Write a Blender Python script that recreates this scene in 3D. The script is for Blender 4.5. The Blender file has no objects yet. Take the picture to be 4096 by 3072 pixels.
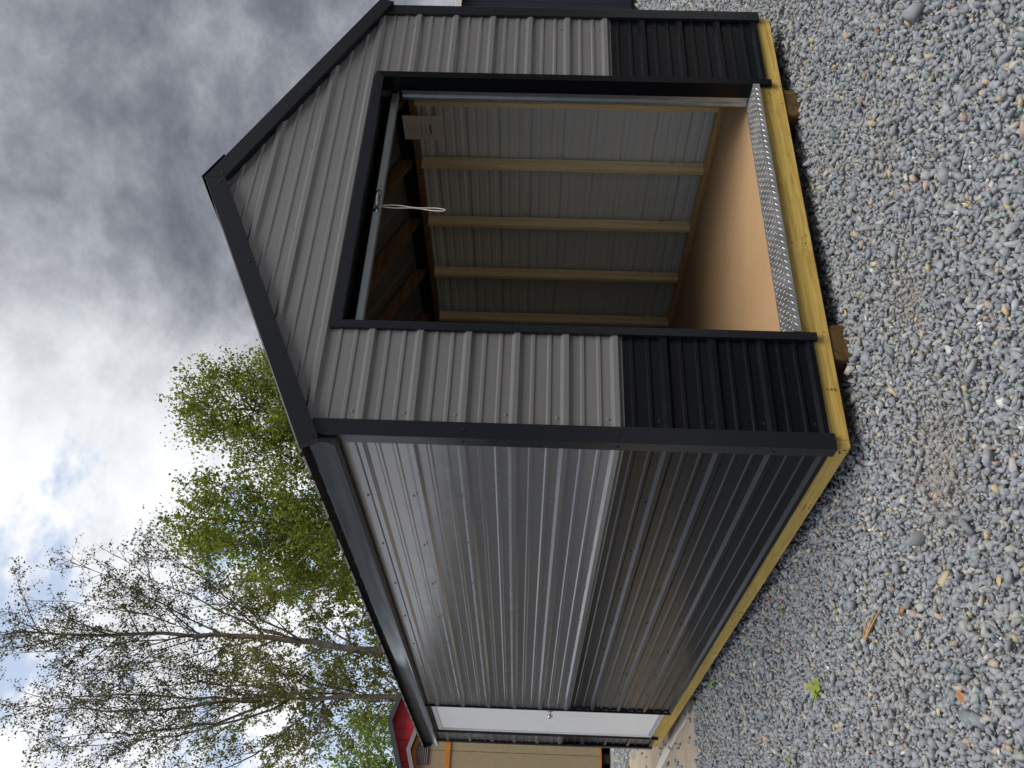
import bpy, bmesh, math, random
import numpy as np
from mathutils import Vector, Matrix

random.seed(7)
rng = np.random.default_rng(7)
scene = bpy.context.scene
COL = scene.collection

# ------------------------------------------------------------------ camera
GZ = 0.20                                     # wall base above the ground
CAM = Vector((-1.958, -3.4553, 1.2967 + GZ))
yaw, pit, rol = 0.5751, 0.0226, 0.0290
fwd = Vector((math.sin(yaw) * math.cos(pit), math.cos(yaw) * math.cos(pit), math.sin(pit)))
rt = fwd.cross(Vector((0, 0, 1))).normalized()
up = rt.cross(fwd)
r2 = rt * math.cos(rol) + up * math.sin(rol)
u2 = -rt * math.sin(rol) + up * math.cos(rol)
cd = bpy.data.cameras.new('camera')
cd.sensor_fit = 'HORIZONTAL'
cd.sensor_width = 36.0
cd.lens = 36.0 * 3609.9 / 4096.0
cd.clip_start = 0.05
cd.clip_end = 2000
camera = bpy.data.objects.new('camera', cd)
COL.objects.link(camera)
X, Y, Z = -u2, r2, -fwd                       # the phone was held upright: the frame lies on its side
camera.matrix_world = Matrix(((X.x, Y.x, Z.x, CAM.x), (X.y, Y.y, Z.y, CAM.y), (X.z, Y.z, Z.z, CAM.z), (0, 0, 0, 1)))
scene.camera = camera

# ------------------------------------------------------------------ sky and sun
SUN_EL, SUN_AZ = math.radians(62), math.radians(172)      # azimuth from +y towards +x
world = bpy.data.worlds.new('World')
scene.world = world
world.use_nodes = True
wt = world.node_tree
wt.nodes.clear()


def wn(kind, **kw):
    n = wt.nodes.new(kind)
    for k, v in kw.items():
        setattr(n, k, v)
    return n


def wl(a, b):
    wt.links.new(a, b)


def wmath(op, a, b=None, c=None):
    n = wn('ShaderNodeMath', operation=op)
    for i, v in enumerate((a, b, c)):
        if v is None:
            continue
        if isinstance(v, (int, float)):
            n.inputs[i].default_value = v
        else:
            wl(v, n.inputs[i])
    return n.outputs[0]


w_out = wn('ShaderNodeOutputWorld')
w_bg = wn('ShaderNodeBackground')
w_bg.inputs['Strength'].default_value = 0.10
sky = wn('ShaderNodeTexSky', sky_type='NISHITA')
sky.sun_disc = False
sky.sun_elevation = SUN_EL
sky.sun_rotation = SUN_AZ
sky.air_density = 1.0
sky.dust_density = 1.5
tc = wn('ShaderNodeTexCoord')
sep = wn('ShaderNodeSeparateXYZ')
wl(tc.outputs['Generated'], sep.inputs[0])
zz = wmath('ADD', wmath('MAXIMUM', sep.outputs['Z'], 0.0), 0.50)
cx = wmath('DIVIDE', sep.outputs['X'], zz)
cy = wmath('DIVIDE', sep.outputs['Y'], zz)
comb = wn('ShaderNodeCombineXYZ')
wl(cx, comb.inputs[0])
wl(cy, comb.inputs[1])


def wnoise(scale, detail, rough, off, dist=0.0):
    mp = wn('ShaderNodeMapping')
    mp.inputs['Location'].default_value = off
    wl(comb.outputs[0], mp.inputs['Vector'])
    n = wn('ShaderNodeTexNoise')
    n.inputs['Scale'].default_value = scale
    n.inputs['Detail'].default_value = detail
    n.inputs['Roughness'].default_value = rough
    n.inputs['Distortion'].default_value = dist
    wl(mp.outputs[0], n.inputs['Vector'])
    return n.outputs['Fac']


def wramp(v, a, b):
    n = wn('ShaderNodeMapRange', interpolation_type='SMOOTHSTEP')
    n.inputs['From Min'].default_value = a
    n.inputs['From Max'].default_value = b
    wl(v, n.inputs['Value'])
    return n.outputs[0]


def wmix(f, a, b):
    n = wn('ShaderNodeMix', data_type='RGBA')
    for s, v in ((n.inputs['Factor'], f), (n.inputs[6], a), (n.inputs[7], b)):
        if isinstance(v, (tuple, float)):
            s.default_value = v
        else:
            wl(v, s)
    return n.outputs[2]


dot = wn('ShaderNodeVectorMath', operation='DOT_PRODUCT')
wl(tc.outputs['Generated'], dot.inputs[0])
dot.inputs[1].default_value = (-0.80, 0.60, -0.05)         # the deck thins out to the west
side = dot.outputs['Value']
deck = wramp(side, -0.20, 0.26)
cover_n = wnoise(3.1, 12, 0.60, (3.1, 1.7, 0.0), 0.12)
cover = wramp(wmath('ADD', wmath('SUBTRACT', cover_n, wmath('MULTIPLY', deck, 0.262)), 0.14), 0.345, 0.415)
shade_n = wnoise(3.0, 12, 0.64, (9.4, 4.2, 2.0), 0.12)
big_n = wnoise(1.1, 3, 0.45, (1.3, 6.1, 5.0), 0.2)
shade = wmath('ADD', wmath('MULTIPLY', deck, 0.82), wmath('MULTIPLY', wmath('SUBTRACT', shade_n, 0.5), 1.9))
shade = wmath('ADD', shade, wmath('MULTIPLY', wmath('SUBTRACT', big_n, 0.5), 0.7))
shade = wramp(wmath('ADD', shade, 0.10), -0.25, 1.0)
cloud = wmix(shade, (0.78, 0.87, 1.08, 1), (5.5, 5.6, 5.8, 1))
skyc = wmix(0.80, sky.outputs['Color'], (3.3, 3.85, 4.8, 1))
final = wmix(cover, skyc, cloud)
wl(final, w_bg.inputs['Color'])
wl(w_bg.outputs[0], w_out.inputs['Surface'])

sd = bpy.data.lights.new('sun', 'SUN')
sd.energy = 1.6
sd.angle = math.radians(40)
sd.color = (1.0, 0.96, 0.9)
sun = bpy.data.objects.new('sun', sd)
COL.objects.link(sun)
sdir = Vector((math.sin(SUN_AZ) * math.cos(SUN_EL), math.cos(SUN_AZ) * math.cos(SUN_EL), math.sin(SUN_EL)))
sun.rotation_euler = (-sdir).to_track_quat('-Z', 'Y').to_euler()

scene.render.engine = 'CYCLES'
scene.cycles.max_bounces = 7
scene.cycles.diffuse_bounces = 4
scene.cycles.glossy_bounces = 3
scene.cycles.transmission_bounces = 3
vs_ = scene.view_settings
vs_.view_transform = 'Standard'
vs_.look = 'None'
vs_.gamma = 1.0
vs_.use_curve_mapping = False
vs_.exposure = 0.92

# ------------------------------------------------------------------ materials


class Mat:
    def __init__(self, name):
        self.m = bpy.data.materials.new(name)
        self.m.use_nodes = True
        self.t = self.m.node_tree
        self.b = self.t.nodes['Principled BSDF']
        self.tc = None

    def n(self, kind, **kw):
        x = self.t.nodes.new(kind)
        for k, v in kw.items():
            setattr(x, k, v)
        return x

    def l(self, a, b):
        self.t.links.new(a, b)

    def coord(self, scale=(1, 1, 1), loc=(0, 0, 0), rot=(0, 0, 0)):
        if self.tc is None:
            self.tc = self.n('ShaderNodeTexCoord')
        mp = self.n('ShaderNodeMapping')
        mp.inputs['Scale'].default_value = scale
        mp.inputs['Location'].default_value = loc
        mp.inputs['Rotation'].default_value = rot
        self.l(self.tc.outputs['Object'], mp.inputs['Vector'])
        return mp.outputs[0]

    def noise(self, vec, scale=5, detail=4, rough=.5, dist=0):
        x = self.n('ShaderNodeTexNoise')
        x.inputs['Scale'].default_value = scale
        x.inputs['Detail'].default_value = detail
        x.inputs['Roughness'].default_value = rough
        x.inputs['Distortion'].default_value = dist
        self.l(vec, x.inputs['Vector'])
        return x.outputs['Fac']

    def ramp(self, v, a, b, lo=0.0, hi=1.0):
        x = self.n('ShaderNodeMapRange')
        for k, val in (('From Min', a), ('From Max', b), ('To Min', lo), ('To Max', hi)):
            x.inputs[k].default_value = val
        self.l(v, x.inputs['Value'])
        return x.outputs[0]

    def mix(self, f, a, b, blend='MIX'):
        x = self.n('ShaderNodeMix', data_type='RGBA', blend_type=blend)
        for s, v in ((x.inputs['Factor'], f), (x.inputs[6], a), (x.inputs[7], b)):
            if isinstance(v, tuple):
                s.default_value = v if len(v) == 4 else v + (1,)
            elif isinstance(v, (int, float)):
                s.default_value = v
            else:
                self.l(v, s)
        return x.outputs[2]

    def set(self, color=None, rough=None, metallic=None, spec=None):
        for key, v in (('Base Color', color), ('Roughness', rough), ('Metallic', metallic), ('Specular IOR Level', spec)):
            if v is None:
                continue
            if isinstance(v, tuple):
                self.b.inputs[key].default_value = v if len(v) == 4 else v + (1,)
            elif isinstance(v, (int, float)):
                self.b.inputs[key].default_value = v
            else:
                self.l(v, self.b.inputs[key])
        return self

    def bump(self, h, strength=.3, dist=.002):
        x = self.n('ShaderNodeBump')
        x.inputs['Strength'].default_value = strength
        x.inputs['Distance'].default_value = dist
        self.l(h, x.inputs['Height'])
        self.l(x.outputs[0], self.b.inputs['Normal'])
        return self


def painted(name, col, rough=.36, spec=.5, dust=.12, wave=.25):
    m = Mat(name)
    v = m.coord()
    a = m.noise(v, 3.0, 5, .6)
    c = m.mix(m.ramp(a, .35, .75, 0, dust), col, tuple(min(1, x * 1.5 + .02) for x in col))
    fine = m.noise(m.coord((1, 1, 1)), 420, 2, .5)
    m.set(c, m.ramp(m.noise(v, 7, 3), .3, .7, rough - .02, rough + .04), 0, spec)
    b2 = m.n('ShaderNodeBump')
    b2.inputs['Strength'].default_value = .04
    b2.inputs['Distance'].default_value = .0006
    m.l(fine, b2.inputs['Height'])
    m.l(b2.outputs[0], m.b.inputs['Normal'])
    return m.m


def wood(name, light, dark, axis=0, knots=.5, rough=.62, grain=26, weather=0.0, flat=None, kscale=5.2):
    m = Mat(name)
    sc = [1, 1, 1]
    sc[axis] = .045
    warp = m.noise(m.coord((1.3, 1.3, 1.3)), 1.6, 2, .5)
    vec = m.coord(tuple(sc))
    add = m.n('ShaderNodeVectorMath', operation='ADD')
    wv = m.n('ShaderNodeVectorMath', operation='SCALE')
    cmb = m.n('ShaderNodeCombineXYZ')
    for i in range(3):
        m.l(warp, cmb.inputs[i])
    m.l(cmb.outputs[0], wv.inputs[0])
    wv.inputs['Scale'].default_value = .035
    m.l(vec, add.inputs[0])
    m.l(wv.outputs[0], add.inputs[1])
    g1 = m.noise(add.outputs[0], grain, 3, .55, .6)
    g2 = m.noise(add.outputs[0], grain * 5, 2, .5)
    f = m.ramp(g1, .40, .62)
    c = m.mix(f, light, dark)
    c = m.mix(m.ramp(g2, .45, .75, 0, .35), c, tuple(x * .6 for x in dark))
    sk = [1.0, 1.0, 1.0]
    sk[axis] = .55
    if flat is not None:
        sk[flat] = .01
    vo = m.n('ShaderNodeTexVoronoi')
    vo.inputs['Scale'].default_value = kscale
    m.l(m.coord(tuple(sk), (.37, .81, .13)), vo.inputs['Vector'])
    kn = m.ramp(vo.outputs['Distance'], .035, .085, knots, 0)
    c = m.mix(kn, c, tuple(x * .28 for x in dark))
    blotch = m.noise(m.coord((1, 1, 1), (4, 2, 1)), 1.7, 3, .6)
    c = m.mix(m.ramp(blotch, .4, .75, 0, .35 + weather), c, tuple(x * .72 for x in light))
    m.set(c, rough, 0, .3)
    m.bump(g1, .25, .0012)
    return m.m


M = {}
M['charcoal'] = painted('charcoal_paint', (.146, .142, .146), .16, .8, .05, .06)
M['black'] = painted('black_paint', (.005, .006, .008), .20, .14, .02, .06)
M['trim'] = painted('black_trim_paint', (.009, .011, .015), .26, .34, .03, .08)
M['eave'] = painted('eave_trim_paint', (.010, .011, .013), .20, .6, .02, .35)
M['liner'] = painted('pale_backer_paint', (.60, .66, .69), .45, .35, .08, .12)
M['shaded_roofliner'] = painted('shaded_roof_underside', (.13, .13, .125), .5, .3, .08, .12)  # wall backing paint darkened: the dimness under the roof is in the colour
M['roof'] = painted('roof_paint', (.035, .036, .040), .34, .5)
M['screw'] = painted('screw_paint', (.20, .195, .195), .3, .5, 0, 0)
M['screw_dark'] = painted('dark_screw_paint', (.012, .012, .014), .3, .5, 0, 0)
M['treated_x'] = wood('treated_pine_x', (.68, .49, .135), (.47, .29, .065), 0, .9, .6, 70, 0.0, 1, 3.6)
M['treated_y'] = wood('treated_pine_y', (.68, .49, .14), (.53, .34, .08), 1, .7, .6, 70, 0.0, 0, 3.2)
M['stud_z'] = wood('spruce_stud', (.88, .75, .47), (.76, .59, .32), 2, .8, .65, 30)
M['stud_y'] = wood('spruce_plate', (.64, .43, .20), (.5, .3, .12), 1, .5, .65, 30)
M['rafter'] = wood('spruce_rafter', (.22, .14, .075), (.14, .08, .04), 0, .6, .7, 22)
M['skid'] = wood('old_skid_wood', (.15, .085, .032), (.07, .037, .013), 1, .4, .85, 24, .3)


def simple(name, col, rough=.5, metallic=0.0, spec=.5, var=.12, scale=6.0, bump=0.0, bscale=60.0):
    m = Mat(name)
    a = m.noise(m.coord(), scale, 4, .6)
    c = m.mix(m.ramp(a, .3, .75, 0, 1), tuple(x * (1 - var) for x in col), tuple(min(1, x * (1 + var)) for x in col))
    m.set(c, m.ramp(a, .3, .7, max(.02, rough - .05), rough + .05), metallic, spec)
    if bump:
        m.bump(m.noise(m.coord(), bscale, 3, .6), bump, .002)
    return m.m


M['galv'] = simple('galvanised_steel', (.46, .50, .53), .34, .9, .5, .12, 14)
M['chrome'] = simple('polished_steel', (.62, .63, .64), .16, 1.0, .5, .05)
M['alu'] = simple('bright_aluminium', (.62, .62, .63), .50, 1.0, .5, .15, 9)
M['lug'] = simple('worn_aluminium', (.66, .66, .67), .46, 1.0, .5, .2, 30)
M['rope'] = simple('cotton_rope', (.78, .72, .66), .9, 0, .2, .12, 60, .4, 400)
M['paper'] = simple('paper', (.70, .68, .66), .85, 0, .2, .04)
M['ink'] = simple('ink', (.03, .03, .03), .8, 0, .2, .2)
M['doorwhite'] = simple('white_door_paint', (.88, .90, .91), .38, 0, .4, .02)
M['doorframe'] = simple('white_frame_paint', (.66, .66, .70), .45, 0, .4, .04)
M['beige'] = simple('beige_siding_paint', (.27, .215, .135), .75, 0, .25, .08, 12, .25, 130)
M['orange'] = simple('orange_stain', (.45, .155, .025), .6, 0, .3, .15, 9)
M['brown'] = simple('brown_vent_paint', (.12, .088, .090), .6, 0, .3, .1)
M['greyfascia'] = simple('grey_fascia_paint', (.19, .195, .205), .5, 0, .4, .06)
M['darkfascia'] = simple('slate_fascia_paint', (.045, .052, .060), .42, 0, .4, .08)
M['red'] = simple('red_siding_paint', (.52, .028, .045), .42, 0, .4, .08)
M['navy'] = simple('navy_siding_paint', (.010, .014, .024), .65, 0, .25, .1)
M['cream'] = simple('cream_fascia_paint', (.55, .52, .45), .55, 0, .35, .05)
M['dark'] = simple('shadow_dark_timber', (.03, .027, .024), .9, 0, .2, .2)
M['floor'] = None

fm = Mat('particle_board')
fa = fm.noise(fm.coord(), 160, 4, .7)
fb = fm.noise(fm.coord(), 2.5, 3, .5)
fc = fm.mix(fm.ramp(fa, .3, .7), (.43, .265, .14), (.56, .37, .21))
fc = fm.mix(fm.ramp(fb, .4, .7, 0, .3), fc, (.38, .225, .11))
fm.set(fc, .62, 0, .3).bump(fa, .15, .0006)
M['floor'] = fm.m

gm = Mat('gravel_ground')
v = gm.coord()
vo = gm.n('ShaderNodeTexVoronoi')
vo.inputs['Scale'].default_value = 38
gm.l(v, vo.inputs['Vector'])
vs2 = gm.n('ShaderNodeTexVoronoi')
vs2.inputs['Scale'].default_value = 110
gm.l(v, vs2.inputs['Vector'])
sat = gm.n('ShaderNodeHueSaturation')
sat.inputs['Saturation'].default_value = .12
sat.inputs['Value'].default_value = .5
gm.l(vo.outputs['Color'], sat.inputs['Color'])
c1 = gm.mix(.55, (.235, .225, .210), sat.outputs[0])
patch = gm.noise(v, .9, 4, .6)
c2 = gm.mix(gm.ramp(patch, .45, .65, .15, .75), c1, (.30, .27, .23))
gm.set(c2, .9, 0, .2)
gm.bump(gm.mix(.5, vo.outputs['Distance'], vs2.outputs['Distance']), .9, .012)
M['ground'] = gm.m

dm = Mat('packed_dirt')
v = dm.coord()
d1 = dm.noise(v, 2.2, 6, .65)
d2 = dm.noise(v, 70, 4, .7)
c = dm.mix(dm.ramp(d1, .3, .7), (.34, .275, .20), (.47, .40, .31))
c = dm.mix(dm.ramp(d2, .5, .72, 0, .6), c, (.20, .17, .13))
dm.set(c, .95, 0, .15)
dm.bump(d2, .7, .01)
M['dirt'] = dm.m

sm = Mat('crushed_stone')
at = sm.n('ShaderNodeAttribute')
at.attribute_name = 'tone'
sn = sm.noise(sm.coord(), 130, 4, .65)
c = sm.mix(sm.ramp(sn, .3, .75, 0, .55), at.outputs['Color'], sm.mix(1.0, at.outputs['Color'], (.55, .55, .56), 'MULTIPLY'))
sm.set(c, .82, 0, .3)
sm.bump(sn, .5, .003)
M['stone'] = sm.m


def leafmat(name, attr='tone'):
    m = bpy.data.materials.new(name)
    m.use_nodes = True
    t = m.node_tree
    t.nodes.clear()
    o = t.nodes.new('ShaderNodeOutputMaterial')
    a = t.nodes.new('ShaderNodeAttribute')
    a.attribute_name = attr
    d = t.nodes.new('ShaderNodeBsdfPrincipled')
    d.inputs['Roughness'].default_value = .5
    d.inputs['Specular IOR Level'].default_value = .3
    tr = t.nodes.new('ShaderNodeBsdfTranslucent')
    mx = t.nodes.new('ShaderNodeMixShader')
    mx.inputs[0].default_value = .5
    t.links.new(a.outputs['Color'], d.inputs['Base Color'])
    t.links.new(a.outputs['Color'], tr.inputs['Color'])
    t.links.new(d.outputs[0], mx.inputs[1])
    t.links.new(tr.outputs[0], mx.inputs[2])
    t.links.new(mx.outputs[0], o.inputs['Surface'])
    return m


M['leaf'] = leafmat('leaf')
bm_ = Mat('bark')
bn = bm_.noise(bm_.coord((1, 1, .35)), 9, 5, .65)
bc = bm_.mix(bm_.ramp(bn, .35, .7), (.060, .048, .040), (.17, .15, .125))
bm_.set(bc, .9, 0, .2).bump(bn, .6, .02)
M['bark'] = bm_.m

# ------------------------------------------------------------------ mesh helpers


class MB:
    def __init__(self):
        self.v, self.f, self.mi = [], [], []

    def add(self, vs, fs, mi=0):
        o = len(self.v)
        self.v += [tuple(p) for p in vs]
        self.f += [tuple(i + o for i in f) for f in fs]
        self.mi += [mi] * len(fs)
        return self

    def box(self, x0, x1, y0, y1, z0, z1, mi=0):
        vs = [(x, y, z) for z in (z0, z1) for y in (y0, y1) for x in (x0, x1)]
        return self.add(vs, [(0, 2, 3, 1), (4, 5, 7, 6), (0, 1, 5, 4), (2, 6, 7, 3), (0, 4, 6, 2), (1, 3, 7, 5)], mi)

    def prism(self, pts, vec, mi=0):
        n = len(pts)
        a = [Vector(p) for p in pts]
        b = [p + Vector(vec) for p in a]
        fs = [tuple(range(n)), tuple(range(2 * n - 1, n - 1, -1))]
        fs += [(i, n + i, n + (i + 1) % n, (i + 1) % n) for i in range(n)]
        return self.add(a + b, fs, mi)

    def tube(self, path, rad, n=6, mi=0, cap=True):
        path = [Vector(p) for p in path]
        if not isinstance(rad, (list, tuple)):
            rad = [rad] * len(path)
        vs, fs = [], []
        ref = Vector((.31, .17, .93))
        for i, p in enumerate(path):
            d = (path[min(i + 1, len(path) - 1)] - path[max(i - 1, 0)]).normalized()
            a = d.cross(ref)
            if a.length < 1e-3:
                a = d.cross(Vector((1, 0, 0)))
            a.normalize()
            b = d.cross(a)
            for k in range(n):
                t = 2 * math.pi * k / n
                vs.append(p + (a * math.cos(t) + b * math.sin(t)) * rad[i])
        m = len(path)
        for i in range(m - 1):
            for k in range(n):
                k2 = (k + 1) % n
                fs.append((i * n + k, i * n + k2, (i + 1) * n + k2, (i + 1) * n + k))
        if cap:
            fs.append(tuple(range(n - 1, -1, -1)))
            fs.append(tuple((m - 1) * n + k for k in range(n)))
        return self.add(vs, fs, mi)

    def mesh(self, name, mats, smooth=False):
        me = bpy.data.meshes.new(name)
        me.from_pydata(self.v, [], self.f)
        for m in mats:
            me.materials.append(m)
        me.polygons.foreach_set('material_index', self.mi)
        b = bmesh.new()
        b.from_mesh(me)
        bmesh.ops.recalc_face_normals(b, faces=b.faces)
        b.to_mesh(me)
        b.free()
        if smooth:
            me.polygons.foreach_set('use_smooth', [True] * len(me.polygons))
        me.update()
        return me

    def build(self, name, mats, parent=None, bevel=0.0, smooth=False, label=None, kind=None):
        if not isinstance(mats, (list, tuple)):
            mats = [mats]
        o = bpy.data.objects.new(name, self.mesh(name, mats, smooth))
        COL.objects.link(o)
        if parent is not None:
            o.parent = parent
        if bevel:
            md = o.modifiers.new('bevel', 'BEVEL')
            md.width = bevel
            md.segments = 2
            md.limit_method = 'ANGLE'
        if label:
            o['label'] = label
        if kind:
            o['kind'] = kind
        return o


def empty(name, loc, label, cat, group=None, rz=0):
    o = bpy.data.objects.new(name, None)
    o.empty_display_size = .3
    COL.objects.link(o)
    o.location = loc
    o.rotation_euler = (0, 0, rz)
    o['label'] = label
    o['category'] = cat
    if group:
        o['group'] = group
    return o


def tag(o, label, cat, group=None):
    o['label'] = label
    o['category'] = cat
    if group:
        o['group'] = group
    return o


def quick_mesh(name, verts, faces_arr, k, mats, tone=None):
    """fast mesh from numpy arrays; every face has k corners"""
    me = bpy.data.meshes.new(name)
    nf = len(faces_arr)
    me.vertices.add(len(verts))
    me.vertices.foreach_set('co', np.asarray(verts, np.float32).ravel())
    me.loops.add(nf * k)
    me.loops.foreach_set('vertex_index', np.asarray(faces_arr, np.int32).ravel())
    me.polygons.add(nf)
    me.polygons.foreach_set('loop_start', np.arange(0, nf * k, k, dtype=np.int32))
    if tone is not None:
        ca = me.color_attributes.new('tone', 'FLOAT_COLOR', 'POINT')
        ca.data.foreach_set('color', np.concatenate([tone, np.ones((len(tone), 1))], 1).astype(np.float32).ravel())
    for m in mats:
        me.materials.append(m)
    me.update(calc_edges=True)
    return me


# ------------------------------------------------------------------ ground
g = MB()
R = 400
g.add([(-R, -R, 0), (R, -R, 0), (R, R, 0), (-R, R, 0)], [(0, 1, 2, 3)])
o = g.build('ground', M['ground'])
o['kind'] = 'structure'

g = MB()
pts = []
N = 46
for i in range(N):                       # ragged near edge of the track
    x = -12 + 12.7 * i / (N - 1)
    pts.append((x, 4.62 + .10 * math.sin(x * 2.3) + random.uniform(-.07, .07), .004))
for i in range(14):
    x = .7 + .3 * math.sin(i * .9)
    pts.append((x, 4.9 + 4.9 * (i + 1) / 15, .004))
for i in range(N):
    x = .8 - 12.8 * i / (N - 1)
    pts.append((x, 9.9 + .15 * math.sin(x * 1.7) + random.uniform(-.1, .1), .004))
g.add(pts, [tuple(range(len(pts)))])
o = g.build('dirt_track', M['dirt'])
o['kind'] = 'structure'

# pale dusty tyre rut curving across the track
g = MB()
pw = [(.07, 4.85), (.05, 5.2), (.03, 5.6), (.0, 6.1), (-.03, 6.6), (-.08, 7.2), (-.2, 8.0)]
L_, R_ = [], []
for i, (x, y) in enumerate(pw):
    w = .055 + .012 * math.sin(i * 2.1)
    L_.append((x - w, y, .008))
    R_.append((x + w, y, .008))
n = len(pw)
g.add(L_ + R_, [(i, i + n, i + n + 1, i + 1) for i in range(n - 1)])
o = g.build('tyre_rut', simple('pale_dust', (.60, .56, .50), .95, 0, .1, .15, 20, .4, 80))
o['kind'] = 'structure'

# gravel: tens of thousands of crushed stones
SHX0, SHX1, SHY0, SHY1 = 0.0, 3.03, 0.0, 6.3
bases = []
for k in range(14):
    b = bmesh.new()
    r_ = np.random.default_rng(100 + k)
    for q in range(10):
        d = r_.normal(size=3)
        d /= np.linalg.norm(d)
        b.verts.new(d * r_.uniform(.82, 1.0))
    ch = bmesh.ops.convex_hull(b, input=b.verts)
    loose = [e for e in b.verts if not e.link_faces]
    bmesh.ops.delete(b, geom=loose, context='VERTS')
    bmesh.ops.triangulate(b, faces=b.faces)
    bmesh.ops.recalc_face_normals(b, faces=b.faces)
    b.verts.index_update()
    bases.append((np.array([vv.co[:] for vv in b.verts]), np.array([[q.index for q in f.verts] for f in b.faces])))
    b.free()


def scatter(spacing, d0, d1, half):
    lim = d1 + .2
    gx = np.arange(CAM.x - lim, CAM.x + lim, spacing)
    gy = np.arange(CAM.y - .5, CAM.y + lim, spacing)
    P = np.stack(np.meshgrid(gx, gy), -1).reshape(-1, 2)
    P = P + rng.uniform(-.6, .6, P.shape) * spacing
    dx, dy = P[:, 0] - CAM.x, P[:, 1] - CAM.y
    d = np.hypot(dx, dy)
    a = np.abs(np.arctan2(dx, dy) - yaw)
    keep = (d >= d0) & (d < d1) & (a < half)
    keep &= ~((P[:, 0] > SHX0 + .35) & (P[:, 0] < SHX1 - .35) & (P[:, 1] > SHY0 + .45) & (P[:, 1] < SHY1 - .3))
    keep &= ~((P[:, 0] > 4.6) & (P[:, 1] > 8.5) & (P[:, 0] < 9))
    return P[keep]


def on_track(P):
    return (P[:, 1] > 4.64) & (P[:, 1] < 9.85) & (P[:, 0] < .62)


patches = [(-.35, -.55, .24, .6), (.35, -.62, .18, .5), (1.05, -.75, .15, .35), (-.95, .15, .22, .25)]
layers = []
for spacing, d0, d1, half, mean in ((.0228, 1.4, 5.4, .78, .0154), (.0182, 1.9, 5.4, .60, .0086), (.026, 5.4, 8.2, .56, .0166), (.045, 8.2, 15.5, .48, .0235)):
    P = scatter(spacing, d0, d1, half)
    tr = on_track(P)
    P = P[~tr | (rng.random(len(P)) < .035)]
    thin = np.zeros(len(P))
    for (px, py, pr, amt) in patches:
        thin = np.maximum(thin, amt * np.exp(-(((P[:, 0] - px) ** 2 + (P[:, 1] - py) ** 2) / pr ** 2)))
    keep = rng.random(len(P)) > thin * .55
    P, thin = P[keep], thin[keep]
    s = mean * np.exp(rng.normal(0, .26, len(P)))
    big = rng.random(len(P)) < .055
    s[big] *= rng.uniform(1.2, 1.55, big.sum())
    s *= (1 - .45 * thin)
    layers.append((P, s, thin))
P = np.concatenate([a[0] for a in layers])
S = np.concatenate([a[1] for a in layers])
TH = np.concatenate([a[2] for a in layers])
NS = len(P)
pal = np.array([(.285, .303, .328), (.325, .338, .355), (.335, .350, .335), (.24, .258, .284), (.52, .43, .26), (.47, .37, .30),
                (.62, .61, .58), (.33, .16, .11), (.43, .415, .37)])
pp = np.array([.40, .285, .13, .10, .022, .016, .004, .001, .042])
tone = pal[rng.choice(len(pal), NS, p=pp)] * 1.02 * np.exp(rng.normal(0, .11, (NS, 1))) * (1 + rng.normal(0, .02, (NS, 3)))
mixd = TH[:, None] * .7
tone = tone * (1 - mixd) + np.array((.38, .335, .285)) * mixd
which = rng.integers(0, len(bases), NS)
AV, AF, AT = [], [], []
off = 0
for k, (bv, bf) in enumerate(bases):
    idx = np.where(which == k)[0]
    if not len(idx):
        continue
    m_ = len(idx)
    q = rng.normal(size=(m_, 4))
    q[:, 1:3] *= .55                                     # mostly lying flat
    q /= np.linalg.norm(q, axis=1, keepdims=True)
    w, x, y, z = q.T
    Rm = np.stack([1 - 2 * (y * y + z * z), 2 * (x * y - z * w), 2 * (x * z + y * w),
                   2 * (x * y + z * w), 1 - 2 * (x * x + z * z), 2 * (y * z - x * w),
                   2 * (x * z - y * w), 2 * (y * z + x * w), 1 - 2 * (x * x + y * y)], 1).reshape(m_, 3, 3)
    sc = S[idx][:, None] * np.stack([rng.uniform(1.0, 1.5, m_), rng.uniform(.72, 1.05, m_), rng.uniform(.5, .8, m_)], 1)
    V_ = np.einsum('mij,mnj->mni', Rm, bv[None] * sc[:, None, :])
    zc = S[idx] * rng.uniform(.25, .8, m_) + rng.random(m_) * .006 + (S[idx] > .0115) * .004
    V_ += np.stack([P[idx, 0], P[idx, 1], zc], 1)[:, None, :]
    AV.append(V_.reshape(-1, 3))
    AF.append((bf[None] + (np.arange(m_) * len(bv))[:, None, None] + off).reshape(-1, 3))
    AT.append(np.repeat(tone[idx], len(bv), 0))
    off += m_ * len(bv)
me = quick_mesh('gravel', np.concatenate(AV), np.concatenate(AF), 3, [M['stone']], np.clip(np.concatenate(AT), .02, .9))
gravel = bpy.data.objects.new('gravel', me)
COL.objects.link(gravel)
gravel['kind'] = 'stuff'
gravel['label'] = 'grey crushed stone gravel covering the yard around the shed'
gravel['category'] = 'gravel'
print('stones', NS, 'tris', len(me.polygons))

# ------------------------------------------------------------------ the shed
PITCH = .2286
W, L, XR = 3.03, 6.3, 1.503
SL = .478                                     # roof slope
ZR = 3.035                                    # underside of roof at ridge


def roofz(x):
    return ZR - SL * abs(x - XR)


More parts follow.
